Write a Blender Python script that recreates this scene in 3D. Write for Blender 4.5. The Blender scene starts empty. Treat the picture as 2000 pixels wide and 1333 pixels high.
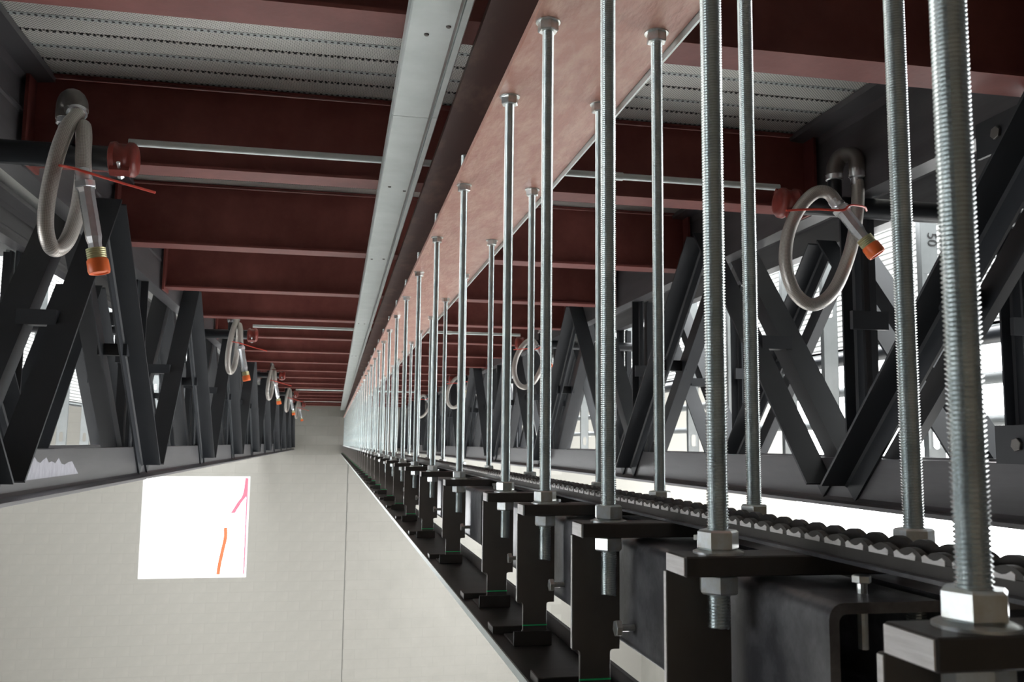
import bpy, bmesh, math, random
from mathutils import Vector, Matrix
random.seed(7)
scene = bpy.context.scene
COL = scene.collection

# ------------------------------------------------------------------ camera
# world: +Y runs along the hall, +X right, +Z up; the camera stands at the origin, 8.5 m above the floor
FPX = 1780.0
AX = ((0.98111869, -0.03226209, -0.19069681),
      (-0.19310913, -0.10874372, -0.97513264),
      (0.01072274, 0.99354615, -0.1129206))
cam_d = bpy.data.cameras.new('camera')
cam = bpy.data.objects.new('camera', cam_d)
COL.objects.link(cam)
cam.matrix_world = Matrix(AX).to_4x4()
cam_d.sensor_width = 36.0
cam_d.lens = FPX / 2000.0 * 36.0
cam_d.clip_start = 0.02
cam_d.clip_end = 500
cam_d.dof.use_dof = True
cam_d.dof.focus_distance = 1.5
cam_d.dof.aperture_fstop = 20.0
scene.camera = cam

# ------------------------------------------------------------------ world, exposure
world = bpy.data.worlds.new('sky'); scene.world = world
world.use_nodes = True
bg = world.node_tree.nodes['Background']
bg.inputs[0].default_value = (0.96, 0.98, 1.0, 1)
bg.inputs[1].default_value = 10.0
vs = scene.view_settings
vs.view_transform = 'Standard'; vs.look = 'None'; vs.exposure = 0.3; vs.gamma = 1.0
vs.use_curve_mapping = False

# ------------------------------------------------------------------ materials
def mat(name, col, rough=0.5, metal=0.0, col2=None, nscale=8.0, mix=(0.35, 0.7), bump=0.0, bscale=60.0, stretch=None, spec=None):
    m = bpy.data.materials.new(name); m.use_nodes = True
    nt = m.node_tree; b = nt.nodes['Principled BSDF']
    b.inputs['Base Color'].default_value = (*col, 1)
    b.inputs['Roughness'].default_value = rough
    b.inputs['Metallic'].default_value = metal
    if spec is not None: b.inputs['Specular IOR Level'].default_value = spec
    tc = nt.nodes.new('ShaderNodeTexCoord')
    src = tc.outputs['Object']
    if stretch:
        mp = nt.nodes.new('ShaderNodeMapping'); mp.inputs['Scale'].default_value = stretch
        nt.links.new(src, mp.inputs[0]); src = mp.outputs[0]
    if col2:
        n = nt.nodes.new('ShaderNodeTexNoise'); n.inputs['Scale'].default_value = nscale
        n.inputs['Detail'].default_value = 6; n.inputs['Roughness'].default_value = 0.65
        nt.links.new(src, n.inputs['Vector'])
        r = nt.nodes.new('ShaderNodeValToRGB')
        r.color_ramp.elements[0].position = mix[0]; r.color_ramp.elements[0].color = (*col, 1)
        r.color_ramp.elements[1].position = mix[1]; r.color_ramp.elements[1].color = (*col2, 1)
        nt.links.new(n.outputs[0], r.inputs[0]); nt.links.new(r.outputs[0], b.inputs['Base Color'])
    if bump:
        n2 = nt.nodes.new('ShaderNodeTexNoise'); n2.inputs['Scale'].default_value = bscale
        n2.inputs['Detail'].default_value = 5
        nt.links.new(src, n2.inputs['Vector'])
        bp = nt.nodes.new('ShaderNodeBump'); bp.inputs['Strength'].default_value = bump
        bp.inputs['Distance'].default_value = 0.01
        nt.links.new(n2.outputs[0], bp.inputs['Height']); nt.links.new(bp.outputs[0], b.inputs['Normal'])
    return m

M = {}
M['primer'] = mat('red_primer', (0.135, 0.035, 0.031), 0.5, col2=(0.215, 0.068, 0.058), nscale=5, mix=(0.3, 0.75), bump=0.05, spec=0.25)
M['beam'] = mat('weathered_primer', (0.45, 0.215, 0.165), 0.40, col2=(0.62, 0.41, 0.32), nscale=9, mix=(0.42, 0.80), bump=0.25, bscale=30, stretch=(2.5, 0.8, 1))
M['brown_shade'] = mat('shade_stained_primer', (0.085, 0.045, 0.038), 0.5, col2=(0.19, 0.12, 0.09), nscale=5, mix=(0.5, 0.75), stretch=(2, 0.8, 1))  # stains plus the shade under the top flange, both put into the colour
M['galv'] = mat('galvanized_steel', (0.52, 0.575, 0.56), 0.42, 0.35, col2=(0.62, 0.67, 0.66), nscale=6, bump=0.03)
M['zinc'] = mat('zinc_thread', (0.76, 0.81, 0.80), 0.26, 0.88, col2=(0.62, 0.68, 0.69), nscale=30)
M['nut'] = mat('zinc_nut', (0.70, 0.75, 0.77), 0.28, 0.75, col2=(0.56, 0.55, 0.48), nscale=60)
M['black'] = mat('black_steel', (0.042, 0.039, 0.036), 0.42, 0.0, col2=(0.068, 0.061, 0.055), nscale=9, bump=0.03)
M['plate'] = mat('brown_mill_plate', (0.10, 0.092, 0.083), 0.45, 0.0, col2=(0.14, 0.127, 0.113), nscale=7, bump=0.03)
M['mill'] = mat('mill_steel', (0.07, 0.071, 0.078), 0.36, 0.35, col2=(0.30, 0.30, 0.31), nscale=10, mix=(0.45, 0.8), bump=0.06, bscale=40)
M['bare'] = mat('bare_cut_steel', (0.70, 0.68, 0.66), 0.5, 0.1, col2=(0.85, 0.83, 0.82), nscale=90, stretch=(1, 0.2, 3), bump=0.1, bscale=200)
M['truss'] = mat('dark_truss_paint', (0.016, 0.019, 0.023), 0.5, 0.0, col2=(0.023, 0.026, 0.031), nscale=4)
M['chord'] = mat('grey_chord_steel', (0.078, 0.076, 0.081), 0.36, 0.15, col2=(0.115, 0.112, 0.118), nscale=3, stretch=(1, 0.3, 3), mix=(0.4, 0.7))
M['pipe'] = mat('black_pipe', (0.012, 0.014, 0.017), 0.3)
M['redcap'] = mat('red_coupling', (0.20, 0.03, 0.022), 0.38, col2=(0.28, 0.05, 0.04), nscale=20)
M['steel'] = mat('bright_fitting', (0.74, 0.76, 0.78), 0.25, 0.7, col2=(0.58, 0.60, 0.62), nscale=25)
M['iron'] = mat('grey_iron_elbow', (0.16, 0.15, 0.14), 0.4, 0.5)
M['brass'] = mat('yellow_zinc_thread', (0.55, 0.47, 0.25), 0.35, 0.7, col2=(0.42, 0.48, 0.30), nscale=40)
M['orange'] = mat('orange_plastic', (0.85, 0.16, 0.03), 0.45)
M['tie'] = mat('red_plastic_tie', (0.80, 0.09, 0.06), 0.4)
M['green'] = mat('green_marker', (0.04, 0.85, 0.30), 0.6)
M['block'] = mat('painted_block', (0.20, 0.194, 0.173), 0.8, col2=(0.222, 0.215, 0.192), nscale=1.5, bump=0.05, bscale=80)
M['mortar'] = mat('painted_mortar', (0.184, 0.178, 0.158), 0.85)
M['joint'] = mat('grey_sealant', (0.06, 0.06, 0.055), 0.7)
M['concrete'] = mat('concrete', (0.66, 0.645, 0.62), 0.8, col2=(0.74, 0.725, 0.70), nscale=0.8)
M['siding'] = mat('pale_siding', (0.34, 0.345, 0.335), 0.5, col2=(0.38, 0.385, 0.375), nscale=2)
M['stud'] = mat('galvanized_stud', (0.19, 0.205, 0.205), 0.45, 0.2, col2=(0.23, 0.245, 0.245), nscale=5)
M['darkwall'] = mat('light_absorber', (0.10, 0.10, 0.10), 0.8)  # dark finish of the added light-blocking walls, roofs and floor sheet
M['ply'] = mat('plywood', (0.20, 0.155, 0.11), 0.7, col2=(0.26, 0.20, 0.14), nscale=3, stretch=(1, 1, 0.2))
M['white'] = mat('white_frame', (0.8, 0.8, 0.79), 0.5)
M['smear'] = mat('thin_white_smear', (0.30, 0.30, 0.33), 0.7, col2=(0.42, 0.42, 0.46), nscale=20, stretch=(1, 3, 1))
M['pinkstrap'] = mat('pink_strap', (0.75, 0.10, 0.16), 0.5)
M['redstrap'] = mat('red_orange_strap', (0.80, 0.10, 0.03), 0.5)
M['ink'] = mat('black_marker', (0.02, 0.02, 0.02), 0.7)

def hose_mat():
    m = mat('steel_braid', (0.40, 0.385, 0.36), 0.38, 0.55)
    nt = m.node_tree; b = nt.nodes['Principled BSDF']
    uv = nt.nodes.new('ShaderNodeUVMap'); uv.uv_map = 'UV'
    mp = nt.nodes.new('ShaderNodeMapping'); mp.inputs['Rotation'].default_value = (0, 0, 0.785)
    mp.inputs['Scale'].default_value = (1, 1, 1)
    ck = nt.nodes.new('ShaderNodeTexChecker'); ck.inputs['Scale'].default_value = 1.0
    ck.inputs[1].default_value = (0.62, 0.59, 0.55, 1); ck.inputs[2].default_value = (0.36, 0.34, 0.31, 1)
    nt.links.new(uv.outputs[0], mp.inputs[0]); nt.links.new(mp.outputs[0], ck.inputs[0])
    nt.links.new(ck.outputs[0], b.inputs['Base Color'])
    bp = nt.nodes.new('ShaderNodeBump'); bp.inputs['Strength'].default_value = 0.4; bp.inputs['Distance'].default_value = 0.003
    nt.links.new(ck.outputs[1], bp.inputs['Height']); nt.links.new(bp.outputs[0], b.inputs['Normal'])
    return m
M['braid'] = hose_mat()

def deck_mat():
    m = mat('perforated_deck', (0.42, 0.42, 0.39), 0.40, 0.3)
    nt = m.node_tree; b = nt.nodes['Principled BSDF']; N = nt.nodes.new; L = nt.links.new
    tc = N('ShaderNodeTexCoord'); sp = N('ShaderNodeSeparateXYZ'); L(tc.outputs['Object'], sp.inputs[0])
    def math_(op, a, bb=None):
        n = N('ShaderNodeMath'); n.operation = op
        for i, v in enumerate((a, bb)):
            if v is None: continue
            if isinstance(v, (int, float)): n.inputs[i].default_value = v
            else: L(v, n.inputs[i])
        return n.outputs[0]
    P = 0.0115
    def cell(v, off=0.0):
        return math_('SUBTRACT', math_('FRACT', math_('ADD', math_('DIVIDE', v, P), off)), 0.5)
    fx, fy = cell(sp.outputs[0]), cell(sp.outputs[1])
    gx, gy = cell(sp.outputs[0], 0.5), cell(sp.outputs[1], 0.5)
    d1 = math_('ADD', math_('MULTIPLY', fx, fx), math_('MULTIPLY', fy, fy))
    d2 = math_('ADD', math_('MULTIPLY', gx, gx), math_('MULTIPLY', gy, gy))
    d = math_('MINIMUM', d1, d2)
    hole = math_('LESS_THAN', d, 0.036)
    mx = N('ShaderNodeMix'); mx.data_type = 'RGBA'
    mx.inputs[6].default_value = (0.82, 0.82, 0.77, 1); mx.inputs[7].default_value = (0.03, 0.03, 0.03, 1)
    L(hole, mx.inputs[0]); L(mx.outputs[2], b.inputs['Base Color'])
    return m
M['deck'] = deck_mat()

# ------------------------------------------------------------------ mesh helpers
class MB:
    def __init__(s): s.v = []; s.f = []; s.uv = None; s.smooth = False
    def add(s, vs, fs):
        o = len(s.v); s.v += [tuple(v) for v in vs]; s.f += [tuple(i + o for i in f) for f in fs]; return s
    def box(s, x0, x1, y0, y1, z0, z1):
        vs = [(x, y, z) for z in (z0, z1) for y in (y0, y1) for x in (x0, x1)]
        return s.add(vs, [(0, 2, 3, 1), (4, 5, 7, 6), (0, 1, 5, 4), (2, 6, 7, 3), (0, 4, 6, 2), (1, 3, 7, 5)])
    def prism(s, poly, o, U, V, W, length):
        """extrude a 2D polygon (u,v) from point o along W"""
        o, U, V, W = map(Vector, (o, U, V, W)); n = len(poly)
        if U.cross(V).dot(W) < 0: poly = poly[::-1]
        a = [o + U * u + V * v for u, v in poly]; b = [p + W * length for p in a]
        fs = [tuple(range(n))[::-1], tuple(range(n, 2 * n))]
        fs += [(i, (i + 1) % n, n + (i + 1) % n, n + i) for i in range(n)]
        return s.add(a + b, fs)
    def cyl(s, p0, p1, r0, r1=None, n=16, cap=True):
        p0, p1 = Vector(p0), Vector(p1); r1 = r0 if r1 is None else r1
        w = (p1 - p0).normalized(); u = w.orthogonal().normalized(); v = w.cross(u)
        A = [p0 + (u * math.cos(2 * math.pi * i / n) + v * math.sin(2 * math.pi * i / n)) * r0 for i in range(n)]
        B = [p1 + (u * math.cos(2 * math.pi * i / n) + v * math.sin(2 * math.pi * i / n)) * r1 for i in range(n)]
        fs = [(i, (i + 1) % n, n + (i + 1) % n, n + i) for i in range(n)]
        if cap: fs += [tuple(range(n))[::-1], tuple(range(n, 2 * n))]
        return s.add(A + B, fs)
    def lathe(s, prof, o, W, n=20):
        """prof: (radius, height) pairs along axis W from o"""
        o, w = Vector(o), Vector(W).normalized(); u = w.orthogonal().normalized(); v = w.cross(u)
        vs = []
        for r, h in prof:
            for i in range(n):
                a = 2 * math.pi * i / n
                vs.append(o + w * h + (u * math.cos(a) + v * math.sin(a)) * max(r, 1e-5))
        fs = []
        for k in range(len(prof) - 1):
            for i in range(n):
                j = (i + 1) % n
                fs.append((k * n + i, k * n + j, (k + 1) * n + j, (k + 1) * n + i))
        fs.append(tuple(range(n))[::-1]); e = (len(prof) - 1) * n; fs.append(tuple(range(e, e + n)))
        return s.add(vs, fs)
    def hexnut(s, o, W, af, h, hole=None):
        """hexagon with chamfered ends; af = across flats"""
        R = af / math.sqrt(3)
        return s.lathe([(R * 0.90, 0), (R, h * 0.10), (R, h * 0.90), (R * 0.90, h)], o, W, 6)
    def tube(s, pts, r, n=14, uvscale=None):
        pts = [Vector(p) for p in pts]; vs = []; m = len(pts); u = None; uvs = []; run = 0
        for i, p in enumerate(pts):
            t = (pts[min(i + 1, m - 1)] - pts[max(i - 1, 0)]).normalized()
            if u is None: u = t.orthogonal().normalized()
            u = (u - t * u.dot(t)).normalized(); v = t.cross(u)
            if i: run += (p - pts[i - 1]).length
            for k in range(n):
                a = 2 * math.pi * k / n
                vs.append(p + (u * math.cos(a) + v * math.sin(a)) * r)
        fs = []; lens = [0]
        for i in range(1, m): lens.append(lens[-1] + (pts[i] - pts[i - 1]).length)
        if s.uv is None: s.uv = {}
        base = len(s.f)
        for i in range(m - 1):
            for k in range(n):
                j = (k + 1) % n
                fs.append((i * n + k, i * n + j, (i + 1) * n + j, (i + 1) * n + k))
                if uvscale:
                    c = uvscale / (2 * math.pi * r)
                    u0, u1 = k / n * uvscale, (k + 1) / n * uvscale
                    s.uv[base + len(fs) - 1] = [(u0, lens[i] * c), (u1, lens[i] * c), (u1, lens[i + 1] * c), (u0, lens[i + 1] * c)]
        fs.append(tuple(range(n))[::-1]); e = (m - 1) * n; fs.append(tuple(range(e, e + n)))
        return s.add(vs, fs)
    def mesh(s, name, m, smooth=False, angle=35):
        me = bpy.data.meshes.new(name); me.from_pydata(s.v, [], s.f); me.update()
        if m: me.materials.append(m)
        if s.uv:
            l = me.uv_layers.new(name='UV')
            for p in me.polygons:
                q = s.uv.get(p.index)
                if q:
                    for li, c in zip(p.loop_indices, q): l.data[li].uv = c
        if smooth:
            me.polygons.foreach_set('use_smooth', [True] * len(me.polygons))
            try: me.set_sharp_from_angle(angle=math.radians(angle))
            except Exception: pass
        return me

def obj(name, me, parent=None, loc=(0, 0, 0), label=None):
    o = bpy.data.objects.new(name, me); COL.objects.link(o)
    if parent is not None: o.parent = parent
    o.location = loc
    if label: o['label'] = label
    return o
def thing(name, label, cat, loc=(0, 0, 0), group=None):
    o = bpy.data.objects.new(name, None); COL.objects.link(o); o.location = loc
    o.empty_display_size = 0.05
    o['label'] = label; o['category'] = cat
    if group: o['group'] = group
    return o
def tag(o, label, cat, group=None):
    o['label'] = label; o['category'] = cat
    if group: o['group'] = group
    return o
def struct(o, label=None):
    o['kind'] = 'structure'
    if label: o['label'] = label
    return o
def bevel(me, w, seg=2, angle=40):
    bm = bmesh.new(); bm.from_mesh(me)
    es = [e for e in bm.edges if len(e.link_faces) == 2 and e.calc_face_angle(0) > math.radians(angle)]
    bmesh.ops.bevel(bm, geom=es, offset=w, segments=seg, affect='EDGES', profile=0.5)
    bm.to_mesh(me); bm.free(); return me
def smooth_path(pts, k=8):
    pts = [Vector(p) for p in pts]; out = []
    P = [pts[0] * 2 - pts[1]] + pts + [pts[-1] * 2 - pts[-2]]
    for i in range(1, len(P) - 2):
        a, b, c, d = P[i - 1:i + 3]
        for j in range(k):
            t = j / k
            out.append(0.5 * ((2 * b) + (c - a) * t + (2 * a - 5 * b + 4 * c - d) * t * t + (3 * b - a - 3 * c + d) * t ** 3))
    out.append(pts[-1]); return out
ORD = ['nearest', 'second', 'third', 'fourth', 'fifth', 'sixth', 'seventh', 'eighth', 'ninth', 'tenth', 'eleventh', 'twelfth',
       'thirteenth', 'fourteenth', 'fifteenth', 'sixteenth', 'seventeenth', 'eighteenth', 'nineteenth', 'twentieth']
def ordn(i): return ORD[i]

# real-world positions read off the photograph's perspective
YEND = 26.0
ZF = -8.5
DECK = 1.29

# ------------------------------------------------------------------ floor, end wall
struct(obj('floor_near_absorber', MB().box(-12.9, 8.9, -3.0, 7.0, ZF, ZF + 0.04).mesh('floor_near_absorber', M['darkwall'])), 'unseen dark sheet added over the near floor to darken the joist webs')  # added to soak up bounce light below the near joists
struct(obj('floor', MB().box(-30, 40, -12, 60, ZF - 0.2, ZF).mesh('floor', M['concrete'])), 'pale concrete floor far below the walkway')
struct(obj('wall_back', MB().box(-12, 12, -3.2, -3.0, ZF, 4).mesh('wall_back', M['ply'])), 'plywood boarded wall behind the viewpoint')

# walls and roofs added to hold daylight off the joist webs and far wall
struct(obj('wall_right_near_blocker', MB().box(4.0, 4.2, -3.2, 2.6, ZF, 3.6).mesh('wall_right_near_blocker', M['darkwall'])), 'unseen dark wall added right of the viewpoint to block daylight')
struct(obj('wall_left_near_blocker', MB().box(-3.6, -3.4, -3.2, 0.4, ZF, 3.6).box(-3.6, -3.4, 0.4, 3.4, ZF, -0.7).box(-3.6, -3.4, 0.4, 3.4, 0.45, 3.6).box(-3.6, -3.4, 3.4, 4.6, ZF, 3.6).mesh('wall_left_near_blocker', M['darkwall'])), 'unseen dark wall added left of the viewpoint, its opening shaping the light')
struct(obj('ceiling_near_blocker', MB().box(-3.6, -1.75, -3.2, 8.6, 1.6, 1.7).box(2.65, 4.2, -3.2, 2.6, 1.6, 1.7).mesh('ceiling_near_blocker', M['darkwall'])), 'dark roof added over the near side bays to block sky light')
struct(obj('ceiling_far_blocker', MB().box(-16, -3.6, 6.0, YEND, 3.6, 3.7).box(4.2, 14, 20.0, YEND, 3.6, 3.7).mesh('ceiling_far_blocker', M['darkwall'])), 'roof added over the far side bays to dim the far wall')

struct(obj('wall_right_lower_blocker', MB().box(9.0, 9.2, 8.0, YEND, ZF, -2.4).mesh('wall_right_lower_blocker', M['block'])), 'lower wall added far along the right side to block low daylight')  # added to keep low daylight off the foot of the far wall
struct(obj('wall_left_lower_blocker', MB().box(-13.2, -13.0, 4.6, YEND, ZF, 0.0).mesh('wall_left_lower_blocker', M['block'])), 'lower wall added far along the left side to block low daylight')  # same on the left, added to dim the far wall low down

# far block wall with its opening
WX0, WX1, WZ0, WZ1 = -4.90, -2.14, -3.63, -0.94
wf = MB()
for a in ((-16, WX0, ZF, 3.0), (WX1, 14, ZF, 3.0), (WX0, WX1, ZF, WZ0), (WX0, WX1, WZ1, 3.0)):
    wf.box(a[0], a[1], YEND, YEND + 0.25, a[2], a[3])
wall = struct(obj('wall_far', wf.mesh('wall_far', M['mortar'])), 'pale painted block wall closing the far end of the hall')
def proj(p):
    c = [sum(AX[i][j] * p[i] for i in range(3)) for j in range(3)]
    return 1000 + FPX * c[0] / -c[2], 666.5 - FPX * c[1] / -c[2]
BL, BH, J = 0.61, 0.2635, 0.005
cands, rest = [], []
row = 0; z = ZF
while z < 2.9:
    x = -12.0 - (BL / 2 if row % 2 else 0)
    while x < 6.0:
        a, b, c, d = x + J / 2, x + BL - J / 2, z + J / 2, z + BH - J / 2
        pieces = [(a, b, c, d)]
        if b > WX0 and a < WX1 and d > WZ0 and c < WZ1:
            pieces = []
            zz = (c, d)
            if c < WZ0: pieces.append((a, b, c, WZ0)); c = WZ0
            if d > WZ1: pieces.append((a, b, WZ1, d)); d = WZ1
            if a < WX0 - 0.02: pieces.append((a, WX0, c, d))
            if b > WX1 + 0.02: pieces.append((WX1, b, c, d))
        for q in pieces:
            if q[1] - q[0] < 0.03 or q[3] - q[2] < 0.03: continue
            if q[0] < 0.473 < q[1]:
                if 0.463 - q[0] > 0.05: rest_q = [(q[0], 0.463, q[2], q[3])]
                else: rest_q = []
                if q[1] - 0.483 > 0.05: rest_q.append((0.483, q[1], q[2], q[3]))
            else: rest_q = [q]
            for r in rest_q:
                px, py = proj(((r[0] + r[1]) / 2, YEND, (r[2] + r[3]) / 2))
                vis = (-10 < px < 690 and py < 1345 and ((px < 553 and py > 985 - 0.187 * px) or (px >= 553 and py > 790)))
                (cands if vis else rest).append(((r[1] - r[0]) * (r[3] - r[2]), r))
        x += BL
    z += BH; row += 1
cands.sort(key=lambda t: -t[0])
rest += cands[300:]
cache = {}
for _, (a, b, c, d) in cands[:300]:
    key = (round(b - a, 3), round(d - c, 3))
    if key not in cache:
        w, h, e, t = b - a, d - c, 0.003, 0.002
        cache[key] = MB().add([(0, 0, 0), (w, 0, 0), (w, 0, h), (0, 0, h), (e, -t, e), (w - e, -t, e), (w - e, -t, h - e), (e, -t, h - e)],
                              [(4, 5, 6, 7), (0, 1, 5, 4), (1, 2, 6, 5), (2, 3, 7, 6), (3, 0, 4, 7)]).mesh('block', M['block'])
    obj('block', cache[key], wall, (a, YEND, c))
mb = MB()
for _, (a, b, c, d) in rest:
    e, t = 0.003, 0.002
    mb.add([(a, YEND, c), (b, YEND, c), (b, YEND, d), (a, YEND, d), (a + e, YEND - t, c + e), (b - e, YEND - t, c + e), (b - e, YEND - t, d - e), (a + e, YEND - t, d - e)],
           [(4, 5, 6, 7), (0, 1, 5, 4), (1, 2, 6, 5), (2, 3, 7, 6), (3, 0, 4, 7)])
o = obj('block_field', mb.mesh('block_field', M['block']), wall); o['kind'] = 'stuff'
obj('control_joint', MB().box(0.464, 0.482, YEND - 0.003, YEND + 0.001, ZF, 2.8).mesh('control_joint', M['joint']), wall, label='thin grey vertical control joint')

# opening frame
fr = MB(); t = 0.05
for a in ((WX0, WX0 + t, WZ0, WZ1), (WX1 - t, WX1, WZ0, WZ1), (WX0 + t, WX1 - t, WZ0, WZ0 + t), (WX0 + t, WX1 - t, WZ1 - t, WZ1)):
    fr.box(a[0], a[1], YEND + 0.02, YEND + 0.22, a[2], a[3])
struct(obj('window_1', fr.mesh('window_1', M['white'])), 'square opening in the block wall glaring with daylight')
def ribbon(name, pts, w, m, label):
    mb = MB(); vs = []
    for p in pts:
        vs += [(p[0] - w / 2, p[1], p[2]), (p[0] + w / 2, p[1], p[2]), (p[0] + w / 2, p[1] + 0.012, p[2]), (p[0] - w / 2, p[1] + 0.012, p[2])]
    fs = [(0, 1, 2, 3), tuple(len(vs) - 4 + k for k in (3, 2, 1, 0))]
    for i in range(len(pts) - 1):
        for k in range(4):
            fs.append((i * 4 + k, i * 4 + 4 + k, i * 4 + 4 + (k + 1) % 4, i * 4 + (k + 1) % 4))
    mb.add(vs, fs); return tag(obj(name, mb.mesh(name, m)), label, 'strap')
ribbon('webbing_strap', smooth_path([(-2.90, 27.6, -2.45), (-2.89, 27.6, -2.75), (-2.97, 27.6, -3.2), (-3.05, 27.6, -3.9), (-3.06, 27.6, -6.0)], 4), 0.11, M['redstrap'],
       'orange red strap hanging outside the bright wall opening')
ribbon('webbing_strap', smooth_path([(-2.32, 27.6, -0.2), (-2.38, 27.6, -1.4), (-2.55, 27.6, -1.75), (-2.72, 27.6, -2.05)], 4), 0.13, M['pinkstrap'],
       'pink strap slanting across the right edge of the bright opening')
tag(obj('marker_post', MB().cyl((-2.36, 27.9, ZF), (-2.36, 27.9, 0.4), 0.035).mesh('marker_post', M['pinkstrap'], True)),
    'slim pink post standing just outside the bright opening', 'post')

# ------------------------------------------------------------------ ceiling deck
deck = struct(obj('ceiling', MB().box(-1.75, 2.65, -3.0, YEND, DECK + 0.03, DECK + 0.08).mesh('ceiling', M['deck'])), 'perforated galvanized metal roof deck')
PITCH = 0.1145
def deck_strip(kind):
    mb = MB(); w = PITCH
    if kind == 0: mb.box(-1.10, 1.93, 0.006, w - 0.003, 0, 0.012)
    else: mb.box(-1.10, 1.93, 0.0005, w - 0.003, 0.0, 0.012)
    me = mb.mesh('deck_panel', M['deck']); return me
lip = MB().box(-1.10, 1.93, 0.0, 0.020, -0.0005, 0.004).mesh('deck_lip', M['galv'])
dotm = MB()
for k in range(150): dotm.cyl((-1.09 + k * 0.0202, 0.010, -0.0012), (-1.09 + k * 0.0202, 0.010, 0.002), 0.0055, n=6)
dotm = dotm.mesh('punched_row', M['ink'])
s0, s1 = deck_strip(0), deck_strip(1)
for k in range(-9, 16):
    y = 2.878 + k * PITCH
    st = obj('deck_panel', s0 if k % 2 else s1, deck, (0, y, DECK))
    if -7 <= k <= 5:
        if k % 2 == 0: obj('deck_lip', lip, st)
        r = obj('punched_row', dotm, st); r['kind'] = 'stuff'

# ------------------------------------------------------------------ main beam
bx0, bx1 = 0.303, 0.558; bc = (bx0 + bx1) / 2
bm_t = thing('steel_beam', 'long red primed steel beam overhead with pinkish bottom flange carrying the rods', 'beam', (0, 0, 0.695))
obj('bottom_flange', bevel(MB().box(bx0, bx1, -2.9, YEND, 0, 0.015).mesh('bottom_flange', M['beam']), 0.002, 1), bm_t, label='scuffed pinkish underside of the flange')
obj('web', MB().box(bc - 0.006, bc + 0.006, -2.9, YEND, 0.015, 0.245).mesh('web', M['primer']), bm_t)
obj('top_flange', MB().box(bx0, bx1, -2.9, YEND, 0.245, 0.26).mesh('top_flange', M['brown_shade']), bm_t)
obj('edge_strip', MB().box(bx1, bx1 + 0.004, -2.9, YEND, -0.012, 0.022).box(bx1, bx1 + 0.016, -2.9, YEND, 0.018, 0.022).mesh('edge_strip', M['galv']), bm_t, label='thin galvanized strip along the flange edge')

# ------------------------------------------------------------------ roof joists
JX0, JX1 = -1.075, 1.895
JZ0, JZ1 = 0.965, 1.285
fl = MB().box(JX0 + 0.012, JX1 - 0.012, -0.0625, 0.0625, 0, 0.010).mesh('bottom_flange', M['primer'])
tf = MB().box(JX0 + 0.012, JX1 - 0.012, -0.03, 0.03, JZ1 - JZ0 - 0.006, JZ1 - JZ0).mesh('top_flange', M['primer'])
wb = MB().box(JX0 + 0.012, JX1 - 0.012, -0.004, 0.004, 0.010, JZ1 - JZ0 - 0.010).mesh('web', M['primer'])
ep = MB().box(-0.006, 0.006, -0.085, 0.085, -0.02, JZ1 - JZ0).mesh('end_plate', M['primer'])
njoist = 18
for k in range(njoist):
    y = 2.04 + 1.335 * k
    lab = '%s red primed roof joist from the camera, spanning under the deck' % ordn(k)
    if k == 0: lab = 'nearest red primed roof joist, cut by the top edge of the photo'
    if k == njoist - 1: lab = 'last red primed roof joist right before the block wall'
    t_ = thing('roof_joist', lab, 'joist', (0, y, JZ0), 'red roof joists')
    obj('bottom_flange', fl, t_); obj('top_flange', tf, t_); obj('web', wb, t_)
    obj('end_plate', ep, t_, (JX0 + 0.006, 0, 0)); obj('end_plate', ep, t_, (JX1 - 0.006, 0, 0))

# ------------------------------------------------------------------ galvanized rail under the joists
rail = thing('galvanized_channel', 'wide galvanized channel running along beneath the joists left of the beam', 'channel', (0, 0, 0.90))
cuts = [-2.9, 2.45, 8.57, 11.87, YEND]
for a, b in zip(cuts[:-1], cuts[1:]):
    x0 = 0.126; k0, k1 = 0.0035 * a, 0.0035 * b
    prof = [(0.0, 0.052), (0.0, 0.004), (0.004, 0.0), (0.100, 0.0), (0.107, 0.004), (0.107, 0.012), (0.111, 0.012), (0.111, 0.002), (0.125, 0.002), (0.128, 0.006),
            (0.128, 0.052), (0.124, 0.052), (0.124, 0.016), (0.104, 0.016), (0.098, 0.005), (0.006, 0.005), (0.004, 0.052)]
    vs = [(x0 + k0 + u, a + 0.0015, v) for u, v in prof] + [(x0 + k1 + u, b - 0.0015, v) for u, v in prof]
    n = len(prof)
    me = MB().add(vs, [tuple(range(n)), tuple(range(n, 2 * n))[::-1]] + [(i, n + i, n + (i + 1) % n, (i + 1) % n) for i in range(n)]).mesh('rail_section', M['galv'])
    bm = bmesh.new(); bm.from_mesh(me); bmesh.ops.recalc_face_normals(bm, faces=bm.faces); bm.to_mesh(me); bm.free()
    obj('rail_section', me, rail)
bolt = MB().lathe([(0.0045, -0.003), (0.006, -0.001), (0.006, 0.002)], (0, 0, 0), (0, 0, 1), 10).mesh('bolt_head', M['iron'], True)
for (x, y) in ((0.177, 1.928), (0.22, 1.88), (0.172, 3.161), (0.227, 3.202), (0.165, 4.462), (0.222, 4.446), (0.172, 6.943), (0.217, 6.959), (0.18, 9.6), (0.22, 9.6)):
    obj('bolt_head', bolt, rail, (x, y, 0))

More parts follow.
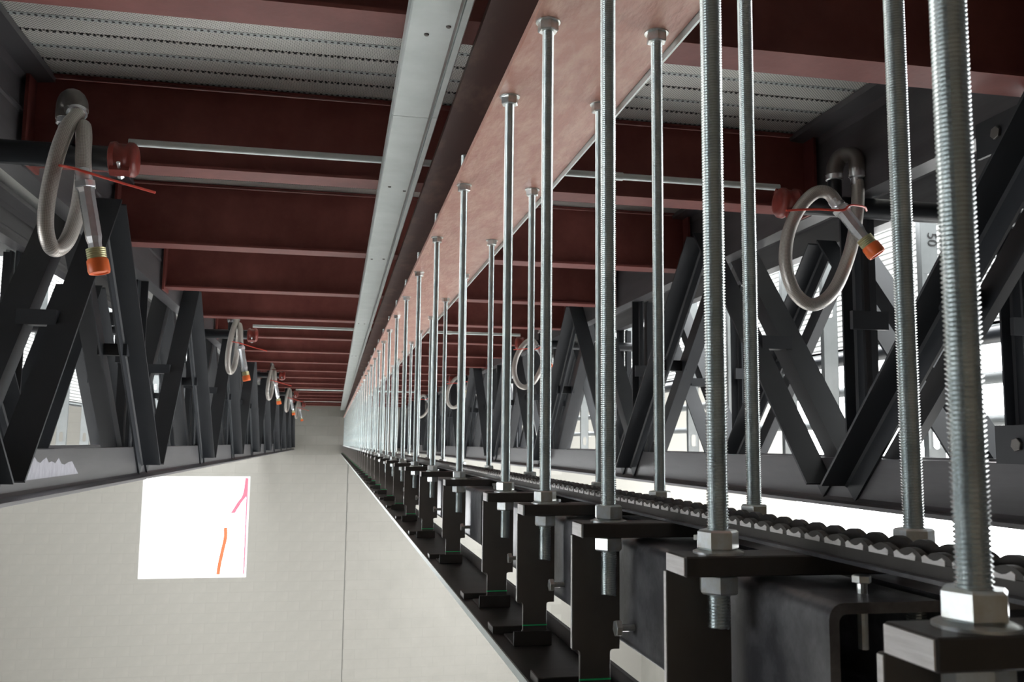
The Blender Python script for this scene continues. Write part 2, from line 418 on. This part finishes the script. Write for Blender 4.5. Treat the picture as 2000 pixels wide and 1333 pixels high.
# ------------------------------------------------------------------ trusses
YB = [0.60 + 2.53 * k for k in range(0, 11)]
def angle_mesh(y0, z0, y1, z1, sgn, w=0.112, leg=0.085, th=0.010):
    """L section whose wide leg sticks out from the chord stem (sgn = direction in X) and whose other leg lies on the stem"""
    d = Vector((0, y1 - y0, z1 - z0)); L = d.length; W = d.normalized()
    V = W.cross(Vector((1, 0, 0)))
    if V.z > 1e-6 or (abs(V.z) < 1e-6 and V.y > 0): V = -V
    poly = [(0, 0), (w, 0), (w, th), (th * 1.8, th), (th, th * 1.8), (th, leg), (0, leg)]
    return MB().prism([(u * sgn, v) for u, v in poly], (0, y0, z0), (1, 0, 0), V, W, L)
def make_truss(name, label, stem, group, side, zc=0.95):
    """side = +1: the corridor lies towards +X of the stem"""
    T = thing(name, label, 'truss', (stem, 0, 0), group)
    h = 0.042
    y0, y1 = -2.9, YEND - 0.02
    obj('bottom_chord', bevel(MB().prism([(-h, -0.037), (-h, -0.185), (-h - 0.014, -0.198), (-0.14, -0.198), (-0.14, -0.212), (0.14, -0.212), (0.14, -0.198), (h + 0.014, -0.198), (h, -0.185), (h, -0.037)],
        (0, y0, 0), (1, 0, 0), (0, 0, 1), (0, 1, 0), y1 - y0).mesh('bottom_chord', M['chord']), 0.001, 1), T, label='grey lower chord with a bottom flange')
    obj('top_chord', MB().prism([(-h, zc), (h, zc), (h, 1.12), (h + 0.006, 1.128), (h + 0.006, 1.136), (h, 1.145), (h, 1.23), (h + 0.014, 1.255), (0.13, 1.262), (0.13, 1.285), (-0.13, 1.285), (-0.13, 1.262), (-h - 0.014, 1.255), (-h, 1.23)],
        (0, y0, 0), (1, 0, 0), (0, 0, 1), (0, 1, 0), y1 - y0).mesh('top_chord', M['chord']), T, label='grey upper chord')
    for k, yb in enumerate(YB):
        yt = yb + 1.265
        for s in (1, -1):
            o = s * (h + 0.0005)
            if yb + 0.1 < YEND and yt < YEND - 0.1:
                me = angle_mesh(yb + 0.13, -0.135, yt - 0.04, 1.10, s).mesh('diagonal', M['truss']); obj('diagonal', me, T, (o, 0, 0))
            if yt < YEND - 1.3:
                me = angle_mesh(yt + 0.05, 1.10, yb + 2.53 + 0.03, -0.135, s).mesh('diagonal', M['truss']); obj('diagonal', me, T, (o, 0, 0))
            if yb < YEND - 0.3:
                me = angle_mesh(yb + 0.06, -0.036, yb + 0.06, zc - 0.001, s, 0.06, 0.06).mesh('vertical', M['truss']); obj('vertical', me, T, (s * 0.012 - side * 0.045, 0, 0))
        for ym, zm in ((yb + 0.67, 0.49), (yt + 0.66, 0.49)):
            if ym < YEND - 0.5:
                obj('spacer_plate', MB().box(-h - 0.03, h + 0.03, ym - 0.03, ym + 0.03, zm - 0.05, zm + 0.01).mesh('spacer_plate', M['truss']), T)
        if yb < YEND - 0.5:
            obj('spacer_plate', MB().box(-0.075 - side * 0.045, 0.075 - side * 0.045, yb - 0.02, yb, 0.45, 0.52).mesh('spacer_plate', M['truss']), T)
    return T
LT = make_truss('roof_truss', 'dark steel roof truss on the left, its chord ends above the bright opening', -1.134, 'roof trusses', 1)
make_truss('roof_truss', 'dark steel roof truss standing behind the left truss', -1.80, 'roof trusses', 1, 1.09)
make_truss('roof_truss', 'dark steel roof truss on the right, behind the threaded rods', 1.954, 'roof trusses', -1)
make_truss('roof_truss', 'dark steel roof truss standing behind the right truss', 2.65, 'roof trusses', -1, 1.09)

RT = [o for o in COL.objects if o.name.startswith('roof_truss') and abs(o.location.x - 1.954) < 1e-3][0]
gus = MB().box(-0.056, -0.044, -0.09, 0.09, -0.055, 0.055).mesh('gusset_plate', M['truss'])
gb = MB().hexnut((-0.066, 0, 0), (1, 0, 0), 0.034, 0.012).mesh('gusset_bolt', M['iron'])
for yy, zz in ((2.28, 0.93), (2.26, 0.015)):
    g = obj('gusset_plate', gus, RT, (0, yy, zz)); obj('gusset_bolt', gb, g, (0, 0.0, 0.0))
pat = [(4.93, -0.150), (4.96, -0.128), (5.00, -0.120), (5.02, -0.105), (5.06, -0.100), (5.10, -0.075), (5.13, -0.082), (5.18, -0.066), (5.22, -0.084), (5.26, -0.090), (5.30, -0.078), (5.34, -0.070), (5.38, -0.090), (5.42, -0.086), (5.47, -0.095), (5.52, -0.074), (5.57, -0.098), (5.62, -0.104), (5.68, -0.094), (5.74, -0.092), (5.80, -0.120), (5.86, -0.148)]
pat = [(3.50 + (y - 4.93) * 0.914, z) for y, z in pat]
obj('white_patch', MB().prism(pat, (0.0421, 0, 0), (0, 1, 0), (0, 0, 1), (1, 0, 0), 0.0006).mesh('white_patch', M['smear']), LT, label='ragged white smear on the lower chord')  # ragged white patch on the chord face

# ------------------------------------------------------------------ threaded rods
HY = [0.428, 0.749, 1.067, 1.400, 1.733]
y = 2.378
while y < YEND - 0.2: HY.append(y); y += 0.645
XL, XR = 0.329, 0.517
BARZ = -0.091
def threaded(z0, z1, r=0.0097, depth=0.0016, pitch=0.0026, n=24):
    mb = MB(); vs = []; fs = []; rows = int((z1 - z0) / pitch * 2)
    for i in range(rows + 1):
        rr = r if i % 2 else r - depth
        for k in range(n):
            a = 2 * math.pi * k / n
            zz = z0 + i * pitch / 2 + (k / n) * pitch
            vs.append((rr * math.cos(a), rr * math.sin(a), zz))
    for i in range(rows):
        for k in range(n - 1):
            fs.append((i * n + k, i * n + k + 1, (i + 1) * n + k + 1, (i + 1) * n + k))
        if i + 2 <= rows:
            fs.append((i * n + n - 1, (i + 2) * n, (i + 3) * n if i + 3 <= rows else (i + 2) * n + 0, (i + 1) * n + n - 1) if i + 3 <= rows else (i * n + n - 1, (i + 2) * n, (i + 1) * n + n - 1))
    fs.append(tuple(range(n))[::-1]); fs.append(tuple(range(rows * n, rows * n + n)))
    return mb.add(vs, fs)
rod_me = threaded(-0.178, 0.775).mesh('shaft', M['zinc'])
rod_short = threaded(-0.155, 0.735).mesh('shaft', M['zinc'])
rod_flush = threaded(-0.178, 0.735).mesh('shaft', M['zinc'])
nut_me = MB().hexnut((0, 0, 0), (0, 0, 1), 0.0305, 0.0165).mesh('nut', M['nut'])
washer_me = MB().lathe([(0.0105, 0), (0.0215, 0), (0.0215, 0.0018), (0.0175, 0.0035), (0.0105, 0.0035)], (0, 0, 0), (0, 0, 1), 28).mesh('washer', M['nut'], True)
washer_dn = MB().lathe([(0.0105, 0), (0.0205, 0.001), (0.0205, 0.003), (0.0105, 0.003)], (0, 0, 0), (0, 0, 1), 28).mesh('washer', M['nut'], True)
for i, y in enumerate(HY):
    for row, X in (('left', XL), ('right', XR)):
        if row == 'right' and i == 0: continue
        if i < 20:
            n_ = ordn(i)
            lab = '%s galvanized threaded rod from the camera in the %s row under the beam' % (n_, row)
            if i == 0: lab = 'nearest and thickest threaded rod, at the right edge of the photo'
            elif i == 1 and row == 'right': lab = 'nearest galvanized threaded rod of the right row under the beam'
        else: lab = 'thin far threaded rod in the dense %s row near the block wall' % row
        t_ = thing('threaded_rod', lab, 'threaded rod', (X, y, 0), 'threaded rods in the %s row' % row)
        ang = random.uniform(-0.5, 0.5)
        lean = random.uniform(-0.002, 0.002)
        s_ = obj('shaft', rod_short if i == 1 else rod_flush if i < 5 else rod_me, t_); s_.rotation_euler = (0, 0, ang)
        for z, me in ((0.6775, nut_me), (BARZ + 0.0035, nut_me), (BARZ - 0.017 - 0.0165, nut_me)):
            q = obj('nut', me, t_, (0, 0, z)); q.rotation_euler = (0, 0, random.uniform(0, 1.05))
        obj('washer', washer_dn, t_, (0, 0, 0.694 - 0.002)); obj('washer', washer_me, t_, (0, 0, BARZ))

# ------------------------------------------------------------------ hanger brackets
bar_me = bevel(MB().box(0.2905, 0.565, -0.022, 0.022, BARZ - 0.017, BARZ).mesh('cross_bar', M['black']), 0.0012, 1)
end_me = MB().box(0.2895, 0.2905, -0.0205, 0.0205, BARZ - 0.0158, BARZ - 0.0012).mesh('cut_end', M['bare'])
def plate_poly():
    pts = [(0.350, BARZ - 0.017), (0.2905, BARZ - 0.017), (0.2905, -0.240)]
    def arc(cx, cz, r, a0, a1, k=4):
        return [(cx + r * math.cos(math.radians(a0 + (a1 - a0) * j / k)), cz + r * math.sin(math.radians(a0 + (a1 - a0) * j / k))) for j in range(k + 1)]
    pts += [(0.2905, -0.244)] + arc(0.296, -0.248, 0.004, 90, 0)
    pts += [(0.300, -0.285), (0.296, -0.292), (0.296, -0.300), (0.342, -0.300), (0.342, -0.292), (0.338, -0.285)]
    pts += arc(0.342, -0.248, 0.004, 180, 90) + [(0.350, -0.244)]
    return pts
plate_me = bevel(MB().prism(plate_poly(), (0, 0.0225, 0), (1, 0, 0), (0, 0, 1), (0, 1, 0), 0.006).mesh('hanger_plate', M['plate']), 0.0006, 1, 60)
edge_me = MB().box(0.2899, 0.2905, 0.0228, 0.0282, -0.242, BARZ - 0.018).mesh('edge_highlight', M['bare'])  # highlight along the plate's left edge, laid on as a bright strip
mark_me = MB().box(0.2995, 0.3385, 0.0219, 0.0225, -0.2795, -0.2775).mesh('green_mark', M['green'])
clip_me = bevel(MB().prism([(0.0, 0.0), (0.080, 0.0), (0.080, 0.004), (0.006, 0.004), (0.004, 0.006), (0.004, 0.022), (0, 0.022)], (0.282, 0.004, -0.306), (0, 1, 0), (0, 0, 1), (1, 0, 0), 0.060).mesh('foot_clip', M['black']), 0.0008, 1)
cleat_me = bevel(MB().box(0.266, 0.345, 0.100, 0.145, -0.3058, -0.294).mesh('cross_cleat', M['black']), 0.001, 1)
tab_me = MB().box(0.352, 0.356, -0.02, 0.02, -0.2, -0.14).mesh('side_tab', M['black'])
for i, y in enumerate(HY):
    lab = '%s black hanger bracket from the camera, crossbar and plate below the rods' % ordn(i) if i < 20 else 'small far hanger bracket in the crowded run near the block wall'
    if i == 0: lab = 'nearest black hanger bracket with a large bare cut end, lower right corner'
    t_ = thing('hanger_bracket', lab, 'bracket', (0, y, 0), 'black hanger brackets')
    obj('cross_bar', bar_me, t_); obj('cut_end', end_me, t_, label='bare bright steel cut end')
    pl = obj('hanger_plate', plate_me, t_); obj('edge_highlight', edge_me, pl); obj('green_mark', mark_me, pl, label='green marker line')
    obj('foot_clip', clip_me, t_); obj('cross_cleat', cleat_me, t_)

# base track
bt = thing('base_track', 'long black base plate with a bright edge under the hanger plates', 'track', (0, 0, -0.308))
obj('plate', MB().box(0.262, 0.372, 0.30, YEND, -0.004, 0.002).mesh('plate', M['black']), bt)
obj('bright_edge', MB().box(0.2595, 0.262, 0.30, YEND, -0.010, 0.002).mesh('bright_edge', M['galv']), bt, label='bright edge strip')  # bright strip along the left edge of the plate
obj('upstand', MB().box(0.366, 0.372, 0.30, YEND, 0.002, 0.026).mesh('upstand', M['black']), bt)

# C channels behind the plates
def cchan(y0, y1):
    R = 0.012; t = 0.008; x0, x1, z0, z1 = 0.357, 0.447, -0.244, -0.112
    def arc(cx, cz, r, a0, a1, k=5):
        return [(cx + r * math.cos(math.radians(a0 + (a1 - a0) * j / k)), cz + r * math.sin(math.radians(a0 + (a1 - a0) * j / k))) for j in range(k + 1)]
    p = [(x1, z1)] + arc(x0 + R, z1 - R, R, 90, 180) + arc(x0 + R, z0 + R, R, 180, 270) + [(x1, z0), (x1, z0 + t)]
    p += arc(x0 + R + 0.002, z0 + R + 0.002, R - t + 0.002, 270, 180) + arc(x0 + R + 0.002, z1 - R - 0.002, R - t + 0.002, 180, 90) + [(x1, z1 - t)]
    return MB().prism(p, (0, y0, 0), (1, 0, 0), (0, 0, 1), (0, 1, 0), y1 - y0).mesh('channel_body', M['mill'], True, 30)
hb = MB().hexnut((-0.008, 0, 0), (1, 0, 0), 0.017, 0.007).cyl((-0.003, 0, 0), (0.016, 0, 0), 0.004, n=10).mesh('web_bolt', M['nut'])
tb = MB().hexnut((0, 0, 0.010), (0, 0, 1), 0.013, 0.006).cyl((0, 0, 0.012), (0, 0, -0.04), 0.004, n=10).mesh('flange_bolt', M['nut'])
segs = [0.62, 2.186, 4.76, 7.34, 9.92, 13.8, 17.7, 21.5, YEND]
for i, (a, b) in enumerate(zip(segs[:-1], segs[1:])):
    t_ = thing('steel_channel', '%s pair of dark steel channels from the camera behind the hanger plates' % ordn(i) if i else 'nearest pair of dark steel channels, open end at lower right', 'channel', (0, a, 0), 'steel channels behind the hangers')
    cm = cchan(0, b - a - 0.035)
    obj('channel_body', cm, t_)
    q = obj('channel_body', cm, t_, (0.912, 0, 0)); q.scale = (-1, 1, 1)
    for y in HY:
        if a + 0.05 < y - 0.012 < b - 0.06 and y < 8:
            obj('web_bolt', hb, t_, (0.341, y - 0.012 - a, -0.213))
        if a + 0.02 < y - 0.09 < b - 0.06 and y < 6:
            obj('flange_bolt', tb, t_, (0.408, y - 0.09 - a, -0.114))

# serrated rail on the crossbars
sr = thing('serrated_rail', 'long black rail with a serrated top edge resting on the crossbars', 'rail', (0, 0, BARZ))
obj('rail_body', bevel(MB().prism([(0.41, 0), (0.462, 0), (0.462, 0.013), (0.458, 0.013), (0.458, 0.004), (0.414, 0.004), (0.414, 0.013), (0.410, 0.013)], (0, 0.2, 0), (1, 0, 0), (0, 0, 1), (0, 1, 0), YEND - 0.2).mesh('rail_body', M['black']), 0.0008, 1), sr)
obj('lower_lip', MB().box(0.402, 0.41, 0.2, YEND, 0.0, 0.003).mesh('lower_lip', M['mill']), sr)
def serration(x0, x1, y0, y1, pitch=0.0325, ph=0.0):
    mb = MB(); vs = []; n = int((y1 - y0) / pitch) * 8
    for i in range(n + 1):
        yy = y0 + (y1 - y0) * i / n
        zz = 0.0165 + 0.0035 * abs(math.sin(math.pi * (yy + ph) / pitch)) ** 0.7 * 2 - 0.003
        vs += [(x0, yy, 0.012), (x1, yy, 0.012), (x1, yy, zz), (x0, yy, zz)]
    fs = [(0, 1, 2, 3), tuple(4 * n + k for k in (3, 2, 1, 0))]
    for i in range(n):
        for k in range(4): fs.append((i * 4 + k, i * 4 + 4 + k, i * 4 + 4 + (k + 1) % 4, i * 4 + (k + 1) % 4))
    me = mb.add(vs, fs).mesh('serration', M['black'])
    bm = bmesh.new(); bm.from_mesh(me); bmesh.ops.recalc_face_normals(bm, faces=bm.faces); bm.to_mesh(me); bm.free()
    return me
obj('serration', serration(0.4105, 0.4165, 0.2, 12.0), sr)
obj('serration', serration(0.4555, 0.4615, 0.2, 12.0, ph=0.016), sr)
wear = MB(); k = 0; yy = 0.2
while yy < 3.2:
    wear.prism([(0.004, 0.0118), (0.0285, 0.0118), (0.0290, 0.0155), (0.0255, 0.0172), (0.0205, 0.0150), (0.0160, 0.0142), (0.0115, 0.0150), (0.0070, 0.0172), (0.0035, 0.0155)], (0.4099, yy, 0), (0, 1, 0), (0, 0, 1), (1, 0, 0), 0.0006); yy += 0.0325
o = obj('worn_edges', wear.mesh('worn_edges', M['bare']), sr, label='bright worn notches along the serration'); o['kind'] = 'stuff'

# ------------------------------------------------------------------ sprinkler pipes, flexible drops, conduits
PY = [3.06, 8.0, 12.8, 17.7, 22.6]
PZ = 0.905
def coupling(x, sx):
    mb = MB(); W = (sx, 0, 0)
    mb.lathe([(0.043, -0.040), (0.054, -0.036), (0.057, -0.02), (0.050, -0.012), (0.050, 0.012), (0.057, 0.02), (0.056, 0.034), (0.046, 0.044), (0.030, 0.047)], (x, 0, 0), W, 24)
    return mb.mesh('end_coupling', M['redcap'], True, 50)
lug = MB().box(-0.03, 0.03, -0.075, -0.045, -0.012, 0.012).mesh('coupling_lug', M['redcap'])
lbolt = MB().cyl((0, -0.062, -0.03), (0, -0.062, 0.032), 0.006, n=10).hexnut((0, -0.062, -0.026), (0, 0, 1), 0.02, 0.012).mesh('coupling_bolt', M['steel'])
def make_line(side):
    sx = 1 if side == 'left' else -1
    x0, x1 = (-2.95, -0.70) if side == 'left' else (1.65, 2.95)
    cx = -0.692 if side == 'left' else 1.643
    T = thing('sprinkler_pipe', 'x', 'pipe', (0, PY[0], PZ), 'black sprinkler pipes')
    obj('pipe_run', MB().cyl((x0, 0, 0), (x1, 0, 0), 0.0395, n=24).mesh('pipe_run', M['pipe'], True), T)
    c = obj('end_coupling', coupling(cx, sx), T, label='red end coupling with bright bolts')
    for a_ in (0.9, 0.9 + math.pi):
        l = obj('coupling_lug', lug, c, (cx, 0, 0)); l.rotation_euler = (a_, 0, 0)
    b = obj('coupling_bolt', lbolt, c, (cx, 0, 0)); b.rotation_euler = (0.9, 0, 0)
    rx = -0.868 if side == 'left' else 1.835
    obj('riser', MB().cyl((rx, 0, 0.02), (rx, 0, 0.115), 0.026, n=20).mesh('riser', M['pipe'], True), T)
    obj('riser_collar', MB().lathe([(0.028, 0), (0.033, 0.003), (0.033, 0.022), (0.028, 0.026)], (rx, 0, 0.10), (0, 0, 1), 20).mesh('riser_collar', M['steel'], True), T)
    if side == 'left': e = [(rx, 0, 0.12), (rx, 0, 0.15), (rx + 0.006, -0.012, 0.172), (rx + 0.022, -0.03, 0.176), (rx + 0.036, -0.05, 0.158), (rx + 0.042, -0.06, 0.13)]
    else: e = [(rx, 0, 0.12), (rx + 0.004, 0, 0.155), (rx + 0.02, -0.015, 0.19), (rx + 0.045, -0.045, 0.19), (rx + 0.056, -0.06, 0.165), (rx + 0.056, -0.06, 0.12)]
    obj('elbow', MB().tube(smooth_path(e, 5), 0.036 if side == 'left' else 0.031, 16).mesh('elbow', M['iron'], True), T, label='grey cast elbow')
    return T
def make_hose(side):
    T = thing('sprinkler_hose', 'x', 'hose', (0, PY[0], 0), 'braided sprinkler hoses')
    def rel(pts): return [(p[0], p[1] - 3.09, p[2]) for p in pts]
    if side == 'left':
        hp = [(-0.822, 3.03, 1.035), (-0.818, 3.00, 1.005), (-0.832, 2.965, 0.955), (-0.850, 2.945, 0.858), (-0.866, 2.94, 0.721), (-0.865, 2.945, 0.624), (-0.848, 2.97, 0.575), (-0.826, 3.02, 0.612), (-0.812, 3.06, 0.716), (-0.803, 3.06, 0.85), (-0.800, 3.03, 0.95), (-0.794, 3.0, 0.975), (-0.782, 2.97, 0.93), (-0.777, 2.955, 0.86), (-0.768, 2.95, 0.79)]
        noz = [(-0.768, 2.95, 0.79), (-0.724, 2.95, 0.58)]; start = ((-0.824, 3.032, 1.05), (-0.820, 3.015, 1.015))
        tie = [(-0.838, 2.93, 0.826), (-0.800, 2.915, 0.818), (-0.752, 2.925, 0.808), (-0.66, 2.915, 0.782), (-0.552, 2.90, 0.752)]
    else:
        hp = [(1.891, 3.03, 1.0), (1.89, 3.025, 0.95), (1.871, 3.01, 0.843), (1.825, 2.99, 0.701), (1.747, 2.97, 0.561), (1.66, 2.96, 0.504), (1.591, 2.96, 0.544), (1.563, 2.97, 0.646), (1.582, 2.98, 0.765), (1.635, 2.99, 0.862), (1.690, 2.98, 0.918), (1.735, 2.965, 0.915), (1.766, 2.95, 0.864)]
        noz = [(1.766, 2.95, 0.864), (1.834, 2.91, 0.745)]; start = ((1.891, 3.03, 1.085), (1.891, 3.03, 0.985))
        tie = [(1.548, 2.93, 0.832), (1.66, 2.925, 0.842), (1.755, 2.915, 0.842), (1.79, 2.915, 0.862), (1.864, 2.95, 0.870), (1.90, 2.99, 0.868)]
    obj('hose', MB().tube(smooth_path(rel(hp), 8), 0.0232, 18, 44).mesh('hose', M['braid'], True), T, label='steel braided hose loop')
    a, b = Vector(rel([start[0]])[0]), Vector(rel([start[1]])[0]); L = (b - a).length
    obj('inlet_fitting', MB().lathe([(0.027, 0), (0.027, L * 0.5), (0.031, L * 0.5), (0.031, L * 0.8), (0.024, L * 0.85), (0.024, L + 0.01)], a, b - a, 18).mesh('inlet_fitting', M['steel'], True), T)
    a, b = [Vector(p) for p in rel(noz)]; W = (b - a).normalized(); L = (b - a).length
    obj('hose_ferrule', MB().lathe([(0.0225, -0.035), (0.0245, -0.03), (0.0235, -0.015), (0.026, -0.01), (0.026, 0.0), (0.022, 0.004)], a, W, 20).mesh('hose_ferrule', M['steel'], True), T)
    obj('outlet_nut', MB().hexnut(a + W * 0.004, W, 0.056, 0.022).mesh('outlet_nut', M['steel']), T)
    obj('outlet_tube', MB().lathe([(0.026, 0.022), (0.024, 0.04), (0.024, L - 0.035), (0.020, L - 0.015), (0.020, L + 0.004)], a, W, 8).mesh('outlet_tube', M['steel']), T, label='bright faceted outlet tube')
    nip = obj('outlet_thread', MB().lathe([(0.029 - 0.0015 * (k % 2), L + 0.002 + k * 0.0033) for k in range(16)], a, W, 20).mesh('outlet_thread', M['brass'], True, 20), T, label='yellowish threaded outlet')
    obj('orange_cap', MB().lathe([(0.029, L + 0.034), (0.0315, L + 0.038), (0.0325, L + 0.07), (0.030, L + 0.078), (0.026, L + 0.078), (0.024, L + 0.074), (0.004, L + 0.074)], a, W, 22).mesh('orange_cap', M['orange'], True, 40), nip, label='orange plastic protective cap')
    tie_me = MB().tube(smooth_path(rel(tie), 6), 0.004, 6).mesh('zip_tie', M['tie'], True)
    return T, tie_me
def copy_tree(o, parent=None):
    c = o.copy(); COL.objects.link(c); c.parent = parent
    for ch in o.children: copy_tree(ch, c)
    return c
WHERE = ['nearest', 'second', 'third', 'fourth', 'farthest']
for side in ('left', 'right'):
    P0 = make_line(side); H0, tie_me = make_hose(side)
    for k, y in enumerate(PY if side == 'left' else PY[:4]):
        p, h = (P0, H0) if k == 0 else (copy_tree(P0), copy_tree(H0))
        p.location.y = y; h.location.y = y
        w_ = WHERE[k] if not (side == 'right' and k == 3) else 'farthest'
        p['label'] = '%s black sprinkler pipe with red end coupling in front of the %s truss' % (w_, side)
        h['label'] = '%s looped braided hose with orange cap hanging on the %s side' % (w_, side)
        z = tag(obj('zip_tie', tie_me, None, (0, y, 0)), '%s red zip tie around the hose on the %s side' % (w_, side), 'zip tie', 'red zip ties')
cond = MB().cyl((-0.70, 0, 0), (1.66, 0, 0), 0.0125, n=14).mesh('tube_run', M['galv'], True)
cpl = MB().cyl((-0.03, 0, 0), (0.03, 0, 0), 0.0155, n=14).mesh('tube_coupling', M['galv'], True)
for k, y in enumerate(PY):
    t_ = thing('conduit', '%s thin galvanized conduit crossing between the joists' % WHERE[k], 'conduit', (0, y + 0.10, 0.995), 'thin galvanized conduits')
    obj('tube_run', cond, t_); obj('tube_coupling', cpl, t_, (1.0, 0, 0))

# ------------------------------------------------------------------ side walls: studs, siding
def siding(name, x, y0, y1, z0, z1, pitch, depth, sgn, step, label):
    w = struct(obj(name, MB().box(x, x + sgn * 0.02, y0, y1, z0, z0 + 0.06).mesh(name, M['stud'])), label)
    y = y0
    n = int((z1 - z0) / pitch)
    def panel(L):
        vs = []; fs = []; m = 0
        for i in range(n):
            for f, d in ((0.0, 0), (0.55, 0), (0.68, 1), (0.87, 1)):
                zz = z0 + (i + f) * pitch
                vs += [(d * depth * sgn, 0.003, zz), (d * depth * sgn, L - 0.003, zz)]; m += 1
        for i in range(m - 1): fs.append((2 * i, 2 * i + 1, 2 * i + 3, 2 * i + 2))
        return MB().add(vs, fs).mesh('siding_panel', M['siding'])
    me = panel(step)
    while y + step < y1 + 0.6:
        obj('siding_panel', me, w, (x, y, 0)); y += step
    return w
siding('wall_right', 4.0, 2.6, 26.0, 0.73, 3.6, 0.042, 0.012, 1, 2.5, 'bright white ribbed siding beyond the right trusses')
siding('wall_left', -3.4, 4.6, 26.0, 0.45, 3.6, 0.042, 0.012, -1, 2.5, 'white ribbed siding beyond the left trusses')

def stud_mesh(slots, z0, z1, w=0.092, sl_w=0.036, sl_h=0.10):
    """web facing the camera with oval slots cut through, two folded flanges"""
    bm = bmesh.new(); t = 0.0015
    def quad(a, b, c, d, y): bm.faces.new([bm.verts.new((p[0], y, p[1])) for p in (a, b, c, d)])
    hw, s = w / 2, sl_w / 2
    zs = z0
    for zc in sorted(slots):
        a, b = zc - sl_h / 2, zc + sl_h / 2
        quad((-hw, zs), (hw, zs), (hw, a), (-hw, a), 0)
        r = s; k = 6
        for sg in (-1, 1):
            # outline from slot side to outer edge
            pts = [(0, a)]
            pts += [(sg * r * math.sin(math.pi / 2 * j / k), a + r - r * math.cos(math.pi / 2 * j / k)) for j in range(1, k + 1)]
            pts += [(sg * r * math.cos(math.pi / 2 * j / k), b - r + r * math.sin(math.pi / 2 * j / k)) for j in range(0, k)]
            pts += [(0, b), (sg * hw, b), (sg * hw, a)]
            vs = [bm.verts.new((p[0], 0, p[1])) for p in pts]
            bm.faces.new(vs)
        zs = b
    quad((-hw, zs), (hw, zs), (hw, z1), (-hw, z1), 0)
    for sg in (-1, 1):
        vs = [bm.verts.new(p) for p in ((sg * hw, 0, z0), (sg * hw, 0, z1), (sg * hw, 0.04, z1), (sg * hw, 0.04, z0))]
        bm.faces.new(vs)
    bmesh.ops.remove_doubles(bm, verts=bm.verts, dist=1e-5)
    bmesh.ops.triangulate(bm, faces=bm.faces)
    bmesh.ops.recalc_face_normals(bm, faces=bm.faces)
    bmesh.ops.solidify(bm, geom=bm.faces[:], thickness=t)
    me = bpy.data.meshes.new('wall_stud'); bm.to_mesh(me); bm.free(); me.materials.append(M['stud']); return me
sm1 = stud_mesh([0.05, 0.85, 1.65], -0.30, 2.6)
SR = [4.13, 5.10, 5.62, 6.49, 7.3, 8.1, 8.95, 9.8, 10.7, 11.6, 12.6, 13.6, 14.8, 16.0]
for i, y in enumerate(SR):
    lab = '%s slotted galvanized stud from the camera beyond the right truss' % ordn(i) if i else 'slotted galvanized stud with 50 handwritten near its top'
    tag(obj('wall_stud', sm1, None, (3.0, y, 0)), lab, 'stud', 'slotted studs beyond the right truss')
SL = [7.4, 8.3, 9.2, 10.1, 11.0, 11.9, 12.6, 13.2, 14.1, 15.0, 16.0, 17.0]
for i, y in enumerate(SL):
    tag(obj('wall_stud', sm1, None, (-2.72 - 0.0 * i, y, -0.02)), '%s slotted galvanized stud from the camera beyond the left truss' % ordn(i), 'stud', 'slotted studs beyond the left truss')
tx = bpy.data.curves.new('handwriting', 'FONT'); tx.body = '50'; tx.size = 0.075; tx.extrude = 0.0003; tx.align_x = 'CENTER'
to = bpy.data.objects.new('handwriting_tmp', tx); COL.objects.link(to)
bpy.context.view_layer.update()
tme = bpy.data.meshes.new_from_object(to.evaluated_get(bpy.context.evaluated_depsgraph_get()))
bpy.data.objects.remove(to); tme.materials.clear(); tme.materials.append(M['ink'])
stud_a = [o for o in COL.objects if o.name.startswith('wall_stud') and abs(o.location.y - 4.13) < 1e-3][0]
w_ = obj('handwriting', tme, stud_a, (-0.006, -0.004, 1.08), label='the number 50 handwritten sideways')
w_.rotation_euler = (math.pi / 2, math.pi / 2, 0)

# service runs beyond the right truss
for i, (x, z, r, lab) in enumerate(((3.5, 0.62, 0.05, 'upper grey service pipe running along beyond the right truss'), (3.62, 0.40, 0.035, 'middle grey service pipe running along beyond the right truss'),
                                    (3.55, 0.16, 0.03, 'lower thin service pipe running along beyond the right truss'))):
    t_ = thing('service_pipe', lab, 'pipe', (x, 0, z), 'service pipes beyond the right truss')
    obj('pipe_run', MB().cyl((0, 1.0, 0), (0, 25.8, 0), r, n=12).mesh('pipe_run', M['pipe'] if i == 0 else M['stud'], True), t_)
    for y in (4.6, 7.2, 9.8, 12.4): obj('pipe_clamp', MB().cyl((0, y, 0), (0, y + 0.04, 0), r + 0.008, n=12).mesh('pipe_clamp', M['galv'], True), t_)
